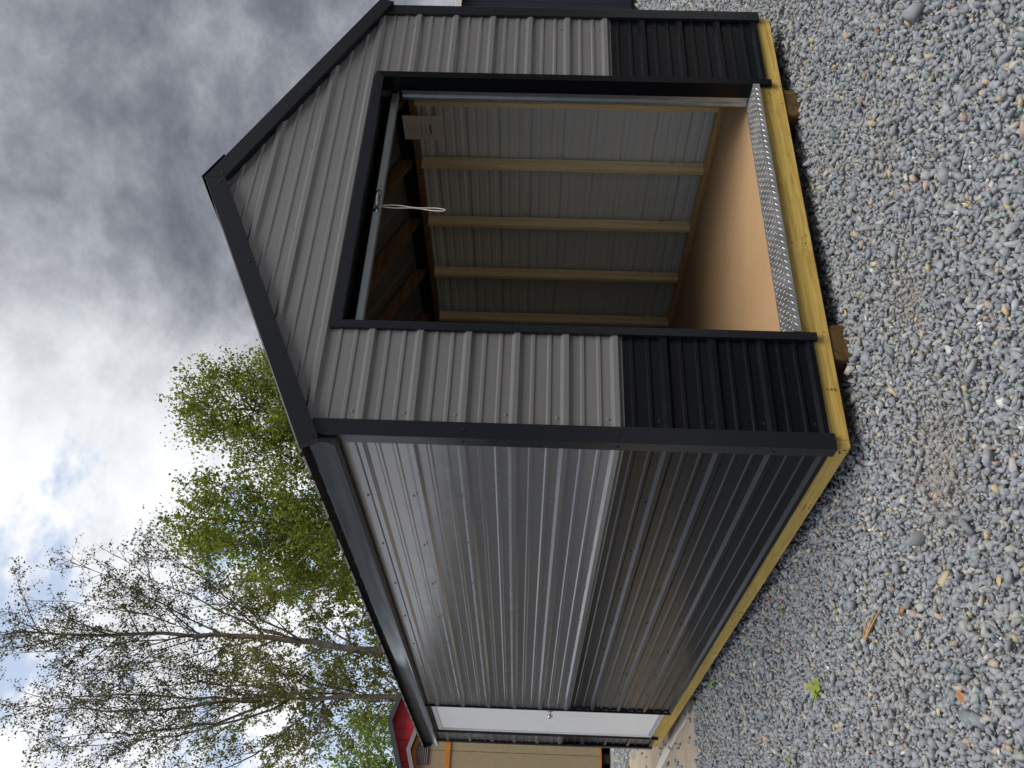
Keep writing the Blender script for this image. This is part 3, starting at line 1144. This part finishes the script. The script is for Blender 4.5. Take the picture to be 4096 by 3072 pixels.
for s in (-1, 1):
    xe = 2.44 + s * 2.84
    mb = MB(); mb.prism([(2.44, 16.80, rzr - .02), (xe, 16.80, rz_(xe) - .02), (xe, 16.80, rz_(xe) + .012), (2.44, 16.80, rzr + .012)], (0, 4.8, 0)); rel(mb, O).build('roof', M['darkfascia'], rs)
    mb = MB(); mb.prism([(2.44, 16.77, rzr + .02), (xe, 16.77, rz_(xe) + .02), (xe, 16.77, rz_(xe) - .085), (2.44, 16.77, rzr - .085)], (0, .028, 0)); rel(mb, O).build('fascia_board', M['darkfascia'], rs)

# navy shed on the right
O = (10.0, 5.05, 0)
ns = empty('navy_shed', O, 'dark navy shed with cream roof edge, beyond the right corner', 'shed')
x = 9.4
while x < 14.0:
    mb = MB(); mb.box(x + .003, x + 1.2, 5.05, 5.07, .14, 2.74); rel(mb, O).build('siding_panel', M['navy'], ns, bevel=.004)
    x += 1.203
mb = MB(); mb.box(9.4, 9.42, 5.072, 8.0, .14, 2.55); mb.box(14.19, 14.21, 5.072, 8.0, .14, 2.55); mb.box(9.4, 14.2, 8.0, 8.02, .14, 2.5); rel(mb, O).build('side_wall', M['navy'], ns)
mb = MB(); mb.box(9.25, 14.35, 4.93, 4.955, 2.745, 2.835); rel(mb, O).build('fascia_board', M['cream'], ns, bevel=.004)
mb = MB(); mb.prism([(9.25, 4.958, 2.76), (9.25, 4.958, 2.832), (9.25, 8.15, 2.56), (9.25, 8.15, 2.51)], (5.1, 0, 0)); rel(mb, O).build('roof', M['navy'], ns)
mb = MB(); mb.box(9.5, 14.1, 5.08, 7.9, 0, .139); rel(mb, O).build('base', M['dark'], ns)
mb = MB(); mb.tube([(10.30, 5.30, 2.80), (10.34, 5.30, 3.24)], .05, 12); mb.box(10.25, 10.43, 5.21, 5.39, 3.15, 3.22); rel(mb, O).build('vent_pipe', M['navy'], ns)

# ------------------------------------------------------------------ trees


def grow_tree(name, base, label, trunk, leaders, r0, leaf_cols, leaf_size, n1, len1, ang1, crown0, dens2=1.5, dens3=4.5, leaves_per=9,
              tri3=True, group='trees behind the sheds', seed=1, droop=0.0, low_cols=None, low_z=0.0, spread=.16, len2=.36, cone=False):
    rd_ = random.Random(seed)
    nr = np.random.default_rng(seed)
    root = empty(name, base, label, 'tree', group)
    B = Vector(base)
    tm = MB()
    tips = []

    def rv(a=1.0):
        return Vector((rd_.gauss(0, a), rd_.gauss(0, a), rd_.gauss(0, a)))

    def smooth_path(pts, seg=.7, wob=.05):
        out = []
        pts = [Vector(p) for p in pts]
        for i in range(len(pts) - 1):
            p0 = pts[max(0, i - 1)]; p1 = pts[i]; p2 = pts[i + 1]; p3 = pts[min(len(pts) - 1, i + 2)]
            k = max(2, int((p2 - p1).length / seg))
            for j in range(k):
                t = j / k
                q = .5 * ((2 * p1) + (p2 - p0) * t + (2 * p0 - 5 * p1 + 4 * p2 - p3) * t * t + (3 * p1 - p0 - 3 * p2 + p3) * t ** 3)
                out.append(q + rv(wob) * (1 if i or j else 0))
        out.append(pts[-1])
        return out

    def wander(start, d, length, trop, wob, seg):
        n = max(3, int(length / seg))
        path = [start]
        d = d.normalized()
        for i in range(n):
            d = (d + Vector((0, 0, trop)) + rv(wob)).normalized()
            path.append(path[-1] + d * (length / n))
        return path

    def at(path, t):
        f = t * (len(path) - 1)
        i = min(len(path) - 2, int(f))
        return path[i].lerp(path[i + 1], f - i), (path[i + 1] - path[i]).normalized()

    def around(d, ang, az):
        a = d.cross(Vector((.13, .31, .94)))
        if a.length < .05:
            a = d.cross(Vector((1, 0, 0)))
        a.normalize()
        b = d.cross(a)
        return (d * math.cos(ang) + (a * math.cos(az) + b * math.sin(az)) * math.sin(ang)).normalized()

    L1 = []
    tp = smooth_path([Vector(p) - B for p in trunk])
    tl = len(tp)
    rads = [max(.02, r0 * (1 - .88 * (i / (tl - 1)) ** .9)) for i in range(tl)]
    tm.tube(tp, rads, 9)
    for lp, lr in leaders:
        q = smooth_path([Vector(p) - B for p in lp], .6, .04)
        m = len(q)
        lr *= .48
        tm.tube(q, [max(.010, lr * (1 - .88 * i / (m - 1))) for i in range(m)], 6)
        L1.append((q, sum((q[i + 1] - q[i]).length for i in range(m - 1)), lr))
    L1.append((tp[int(tl * .62):], (tp[-1] - tp[int(tl * .62)]).length, r0 * .4))
    az = rd_.uniform(0, 6)
    for i in range(n1):
        t = crown0 + (1 - crown0) * (i + rd_.random()) / n1 * .97
        p, d = at(tp, t)
        az += 2.4 + rd_.uniform(-.4, .4)
        ln = len1 * (.55 + .6 * math.sin(math.pi * min(1, (1 - t) / (1 - crown0) * .75 + .22))) * rd_.uniform(.75, 1.15)
        if cone:
            ln = len1 * (.22 + .95 * ((1 - t) / (1 - crown0)) ** .8) * rd_.uniform(.8, 1.15)
        rr = r0 * (1 - .88 * t) * .32 + .010
        q = wander(p, around(d, ang1 * rd_.uniform(.8, 1.2), az), ln, .055 - droop, .07, .55)
        m = len(q)
        tm.tube(q, [max(.008, rr * (1 - .88 * k / (m - 1))) for k in range(m)], 5, cap=False)
        L1.append((q, ln, rr))
    tw_starts, tw_ends = [], []
    for q, ln, rr in L1:
        n2 = max(3, int(ln * dens2))
        for i in range(n2):
            t = .18 + .82 * (i + rd_.random()) / n2
            p, d = at(q, min(.999, t))
            l2 = (len2 * ln * (1.15 - t) + .35) * rd_.uniform(.6, 1.2)
            l2 = min(l2, 2.2)
            q2 = wander(p, around(d, rd_.uniform(.45, .95), rd_.uniform(0, 6.28)), l2, .06 - droop, .10, .45)
            m = len(q2)
            tm.tube(q2, [max(.005, .35 * rr * (1 - .8 * k / (m - 1)) * .6 + .004) for k in range(m)], 4, cap=False)
            n3 = max(3, int(l2 * dens3))
            for j in range(n3):
                t3 = .12 + .88 * (j + rd_.random()) / n3
                p3, d3 = at(q2, min(.999, t3))
                e = wander(p3, around(d3, rd_.uniform(.4, 1.1), rd_.uniform(0, 6.28)), rd_.uniform(.22, .62), .03 - droop, .14, .2)
                if tri3:
                    tm.tube([e[0], e[len(e) // 2], e[-1]], [.006, .0045, .003], 3, cap=False)
                tw_starts.append(e[0]); tw_ends.append(e[-1])
    tm.build('trunk', M['bark'], root, smooth=True)
    a = np.array([t[:] for t in tw_starts]); b = np.array([t[:] for t in tw_ends])
    n = len(a) * leaves_per
    ia = np.repeat(np.arange(len(a)), leaves_per)
    # leaves gather at the outer half of the twig
    t = 1.12 - np.abs(nr.normal(0, .42, n))
    c = a[ia] + (b - a)[ia] * t[:, None] + nr.normal(0, spread * .45, (n, 3))
    u = nr.normal(size=(n, 3)); u /= np.linalg.norm(u, axis=1, keepdims=True)
    u[:, 2] -= .35
    w = nr.normal(size=(n, 3)); w = np.cross(u, w); w /= np.linalg.norm(w, axis=1, keepdims=True) + 1e-6
    u /= np.linalg.norm(u, axis=1, keepdims=True)
    s = leaf_size * np.exp(nr.normal(0, .28, n))[:, None]
    V_ = np.stack([c - u * s * .5, c + w * s * .36 - u * s * .05, c + u * s * .55, c - w * s * .36 - u * s * .05], 1).reshape(-1, 3)
    F_ = np.arange(n * 4).reshape(-1, 4)
    lc = np.array(leaf_cols)
    col = lc[nr.integers(0, len(lc), n)]
    if low_cols is not None:
        lo2 = np.array(low_cols)
        mlow = (c[:, 2] + nr.normal(0, .9, n)) < low_z
        col[mlow] = lo2[nr.integers(0, len(lo2), mlow.sum())]
    col = col * np.exp(nr.normal(0, .22, (n, 1)))
    me_ = quick_mesh('crown', V_, F_, 4, [M['leaf']], np.repeat(np.clip(col, .005, .6), 4, 0))
    co = bpy.data.objects.new('crown', me_)
    COL.objects.link(co)
    co.parent = root
    co['kind'] = 'stuff'
    print(name, 'leaves', n, 'branch faces', len(tm.f))
    return root


dull = [(.095, .085, .035), (.085, .09, .028), (.11, .095, .045), (.07, .07, .03)]
olive = [(.24, .22, .045), (.20, .21, .035), (.27, .22, .06), (.14, .17, .03)]
green = [(.215, .255, .022), (.18, .225, .020), (.255, .285, .032), (.125, .17, .02)]
bright = [(.20, .29, .035), (.16, .25, .028), (.25, .32, .05)]
z_ = GZ
grow_tree('tall_tree', (4.6, 24, 0), 'tall sparse tree with pale straight trunk forking into several leaders, leftmost of the tall pair', [(4.6, 24, 0), (4.66, 24, 5.2), (4.5, 24, 8.95), (4.39, 24, 10.3)],
          [([(4.42, 24, 9.2), (4.5, 24.4, 11.5), (4.62, 24.8, 13.8), (4.49, 25.0, 16.2)], .10),
           ([(4.40, 24, 10.0), (4.0, 23.7, 12.0), (3.9, 23.4, 14.2), (3.82, 23.2, 16.0)], .10),
           ([(4.44, 24, 8.9), (3.8, 24.2, 10.5), (3.45, 24.4, 13.0), (3.23, 24.5, 15.5)], .09),
           ([(4.48, 24, 8.4), (3.6, 23.6, 10.2), (3.0, 23.3, 12.6), (2.76, 23.2, 14.9)], .08),
           ([(4.5, 24, 7.9), (5.0, 24.6, 10.0), (5.1, 25.2, 12.5), (5.0, 25.6, 14.6)], .08),
           ([(4.5, 24, 7.4), (3.1, 24.8, 9.4), (2.2, 25.2, 11.5), (1.7, 25.4, 13.3)], .07)],
          0.155, dull, .062, 16, 2.6, .95, .45, dens2=2.6, dens3=6.4, leaves_per=14, seed=11, low_cols=olive, low_z=10.6)
grow_tree('tall_tree', (5.9, 24, 0), 'tall sparse tree with leaning main trunk and fan of fine branches, second from the left', [(5.9, 24, 0), (6.0, 24, 5.8), (6.26, 24, 8.7), (6.31, 24, 11.7), (6.3, 24.1, 13.7), (6.3, 24.1, 16.0), (6.14, 24.1, 17.5)],
          [([(6.25, 24, 8.7), (7.0, 23.8, 11.0), (7.9, 23.6, 13.2), (8.6, 23.4, 14.6)], .085),
           ([(6.2, 24, 8.0), (7.2, 24.2, 10.3), (8.5, 24.4, 12.2), (9.3, 24.5, 13.9)], .08),
           ([(6.3, 24, 11.4), (6.9, 24.3, 13.2), (7.3, 24.5, 15.2), (7.45, 24.7, 16.8)], .065),
           ([(6.3, 24, 10.6), (7.1, 23.7, 12.7), (7.9, 23.4, 14.6), (8.25, 23.2, 16.0)], .065),
           ([(6.3, 24, 11.7), (5.9, 23.7, 13.3), (5.5, 23.5, 15.0), (5.4, 23.4, 16.6)], .06),
           ([(6.3, 24, 9.6), (5.8, 24.4, 11.6), (5.4, 24.8, 13.6), (5.25, 25.0, 15.6)], .055),
           ([(6.1, 24, 6.6), (7.4, 23.4, 8.6), (8.9, 23.1, 10.6), (9.9, 23.0, 12.1)], .07)],
          0.17, dull, .062, 18, 2.4, .8, .36, dens2=2.6, dens3=6.4, leaves_per=14, seed=23, low_cols=olive, low_z=10.4)
grow_tree('leafy_tree', (7.3, 18.3, 0), 'green leafy tree with two dark stems above the middle of the shed roof', [(7.3, 18.3, 0), (7.38, 18.3, 4.8), (7.55, 18.3, 7.8), (7.70, 18.3, 10.3)],
          [([(7.2, 18.3, 4.0), (7.0, 18.2, 6.4), (6.9, 18.1, 8.2), (6.95, 18.0, 9.9)], .08),
           ([(7.4, 18.3, 5.0), (8.1, 18.5, 7.2), (8.6, 18.6, 8.9), (8.7, 18.7, 10.0)], .07),
           ([(7.4, 18.3, 4.6), (8.4, 18.0, 6.2), (9.1, 17.9, 7.6), (9.3, 17.8, 8.9)], .06)],
          0.13, green, .078, 32, 2.5, .9, .30, cone=True, dens2=3.2, dens3=5.8, leaves_per=28, spread=.30, seed=37, low_cols=green + bright, low_z=7)
grow_tree('leafy_tree', (11.0, 18.0, 0), 'green leafy tree, rightmost, its crown cut off by the shed gable', [(11.0, 18, 0), (11.0, 18, 4.3), (10.8, 18, 7.8), (10.8, 18, 10.9)],
          [([(11.0, 18, 4.5), (11.7, 18.2, 6.8), (12.2, 18.3, 8.4), (12.5, 18.3, 9.3)], .08),
           ([(11.0, 18, 4.2), (10.2, 17.8, 6.8), (9.9, 17.7, 8.8), (10.1, 17.6, 10.4)], .08),
           ([(11.0, 18, 5.0), (11.4, 17.7, 7.5), (11.7, 17.6, 9.4), (11.6, 17.6, 10.4)], .07)],
          0.13, green, .078, 34, 2.4, .9, .30, cone=True, dens2=3.3, dens3=5.9, leaves_per=28, spread=.30, seed=41, low_cols=green + bright, low_z=8)
grow_tree('understorey_tree', (2.4, 22.6, 0), 'low bright green bushy tree behind the red shed roof', [(2.4, 22.6, 0), (2.4, 22.6, 2.5), (2.3, 22.6, 4.2), (2.2, 22.6, 5.3)],
          [([(2.4, 22.6, 2.0), (3.0, 22.5, 3.6), (3.5, 22.4, 4.9)], .05), ([(2.4, 22.6, 2.0), (1.6, 22.6, 3.8), (1.2, 22.6, 5.2)], .05),
           ([(2.4, 22.6, 2.2), (2.9, 22.9, 4.0), (2.8, 23.0, 5.4)], .05)],
          .09, bright, .085, 16, 1.6, 1.0, .35, dens2=3.4, dens3=6.5, leaves_per=18, seed=53)
grow_tree('understorey_tree', (5.6, 27, 0), 'mid-height yellow-green tree filling between the two tall trunks', [(5.6, 27, 0), (5.5, 27, 4.0), (5.4, 27, 7.5), (5.3, 27, 10.2)],
          [([(5.5, 27, 4), (4.6, 27, 6.5), (4.0, 27, 9.0)], .06), ([(5.5, 27, 4), (6.5, 27, 6.5), (7.2, 27, 8.8)], .06), ([(5.5, 27, 3.6), (7.4, 27.2, 5.6), (8.6, 27.4, 7.6)], .06)],
          0.11, olive + green, .085, 24, 2.5, .95, .30, dens2=2.6, dens3=5.0, leaves_per=22, seed=67)
grow_tree('understorey_tree', (8.6, 25.5, 0), 'thin green tree standing between the tall trees and the leafy ones', [(8.6, 25.5, 0), (8.7, 25.5, 4.0), (8.9, 25.5, 7.0), (9.0, 25.5, 9.4)],
          [([(8.7, 25.5, 4), (9.8, 25.4, 6.4), (10.5, 25.3, 8.6)], .06), ([(8.7, 25.5, 4), (7.8, 25.6, 6.4), (7.5, 25.7, 8.6)], .06)],
          0.10, green + olive, .085, 22, 2.2, .95, .32, dens2=2.6, dens3=5.0, leaves_per=28, seed=71)

# unseen wood edge, added and shaped to darken what the shed walls reflect
nw = np.random.default_rng(5)
n = 30000
th_ = nw.uniform(math.radians(95), math.radians(366), n)          # clockwise from +y
hmax = 5.6 + 1.6 * np.sin(th_ * 7) + 1.0 * np.sin(th_ * 17 + 1) 
hmax = np.where(th_ > 5.1, 3.9 + .18 * (hmax - 5.6), hmax)  # kept low here so the side wall ribs reflect sky above it
zz_ = hmax * nw.random(n) ** .8
rr_ = 23 + nw.normal(0, 1.3, n) + 1.5 * np.sin(th_ * 11) - (zz_ / hmax) * 1.0
c = np.stack([CAM.x + rr_ * np.sin(th_), CAM.y + rr_ * np.cos(th_), zz_], 1)
u = nw.normal(size=(n, 3)); u /= np.linalg.norm(u, axis=1, keepdims=True)
w = np.cross(u, nw.normal(size=(n, 3))); w /= np.linalg.norm(w, axis=1, keepdims=True)
s = (.42 * np.exp(nw.normal(0, .3, n)))[:, None]
V_ = np.stack([c - u * s * .5, c + w * s * .4, c + u * s * .5, c - w * s * .4], 1).reshape(-1, 3)
col = np.array(green + olive)[nw.integers(0, 8, n)] * .34 * np.exp(nw.normal(0, .2, (n, 1)))  # leaf tone dimmed to keep the reflections dark
me_ = quick_mesh('unseen_wood_edge', V_, np.arange(n * 4).reshape(-1, 4), 4, [M['leaf']], np.repeat(col, 4, 0))
unseen_wood_edge = bpy.data.objects.new('unseen_wood_edge', me_)
COL.objects.link(unseen_wood_edge)
unseen_wood_edge['kind'] = 'stuff'
unseen_wood_edge['label'] = 'unseen green wood edge added around the yard to darken wall reflections'
unseen_wood_edge['category'] = 'woodland'

# ------------------------------------------------------------------ bits lying on the gravel
# splintered stick
st_ = MB()
dirv = (Vector((-.653, .166, 0)) - Vector((-.711, .415, 0))).normalized()
prp = Vector((-dirv.y, dirv.x, 0))
base_ = Vector((-.711, .415, .030))
for k, (o1, l_, w_, h_) in enumerate(((0, .25, .008, .007), (.007, .22, .006, .006), (-.008, .19, .006, .005), (.012, .15, .004, .004))):
    a = base_ + prp * o1 + Vector((0, 0, .002 * k))
    b = a + dirv * l_ + prp * (o1 * .9) + Vector((0, 0, .004 + .004 * k))
    st_.tube([a, a.lerp(b, .5) + Vector((0, 0, .003)), b], [w_, w_ * .8, w_ * .25], 5)
o = st_.build('wood_splinter', wood('splinter_wood', (.50, .33, .15), (.34, .2, .08), 0, .1, .8, 60))
tag(o, 'split light-brown wood sliver lying on the gravel beside the shed', 'stick')


def leaf_shape(size, lobes, curl, seedv):
    r_ = random.Random(seedv)
    pts = [(0, 0, 0)]
    n = 14
    for i in range(n):
        t = 2 * math.pi * i / n
        rr = size * (.55 + .45 * abs(math.cos(lobes * t / 2))) * r_.uniform(.85, 1.1)
        pts.append((rr * math.cos(t), rr * .75 * math.sin(t), curl * (rr / size) ** 2 * (.6 + .4 * math.sin(2 * t))))
    m = MB()
    lower = [(x, y, z - .0008) for x, y, z in pts]
    fs = [(0, 1 + i, 1 + (i + 1) % n) for i in range(n)]
    fs += [(n + 1, n + 2 + (i + 1) % n, n + 2 + i) for i in range(n)]
    fs += [(1 + i, n + 2 + i, n + 2 + (i + 1) % n, 1 + (i + 1) % n) for i in range(n)]
    m.add(pts + lower, fs)
    return m


dry = simple('dry_leaf', (.36, .17, .07), .8, 0, .2, .25, 40)
tan = simple('tan_leaf', (.50, .38, .17), .8, 0, .2, .2, 40)
for i, (x, y, s, mt, lab) in enumerate(((-.90, -.775, .030, tan, 'pale yellow dead leaf in the front gravel'),
                                        (-.62, .02, .022, dry, 'rust brown dry leaf near the wood sliver'),
                                        (-.73, -.02, .020, dry, 'small orange-brown leaf scrap on the grey gravel'),
                                        (.62, -.48, .018, simple('brick_chip', (.42, .10, .05), .85, 0, .2, .2), 'bright red stone chip in the gravel before the doorway'),
                                        (-1.14, -.35, .028, dry, 'curled dark brown leaf near the photo edge'))):
    o = leaf_shape(s, 3 + i % 3, .012, i).build('dead_leaf' if 'leaf' in lab else 'stone_chip', mt)
    o.location = (x, y, .030)
    o.rotation_euler = (random.uniform(-.3, .3), random.uniform(-.3, .3), random.uniform(0, 6))
    tag(o, lab, 'leaf' if 'leaf' in lab else 'stone')
gl = simple('weed_leaf', (.22, .28, .035), .55, 0, .3, .2, 30)
for i, (x, y, s, nlv, lab) in enumerate(((-.736, 1.146, .034, 5, 'bright green fallen leafy sprig on the gravel'),
                                         (-.95, 1.75, .018, 4, 'small dull green weed near the bottom edge of the photo'),
                                         (-.19, 1.55, .018, 5, 'small green weed close to the side timber'),
                                         (-.06, 3.6, .026, 6, 'green weed tuft where timber meets the dirt track'))):
    root = empty('weed', (x, y, .018), lab, 'weed')
    for k in range(nlv):
        m = leaf_shape(s * random.uniform(.7, 1.1), 2, .012, 50 + i * 10 + k)
        o = m.build('leaf', gl, root)
        a = k * 2.4 + i
        o.location = (math.cos(a) * s * .8, math.sin(a) * s * .8, .012 + .006 * k)
        o.rotation_euler = (random.uniform(-.5, .5), random.uniform(-.6, .2), a)
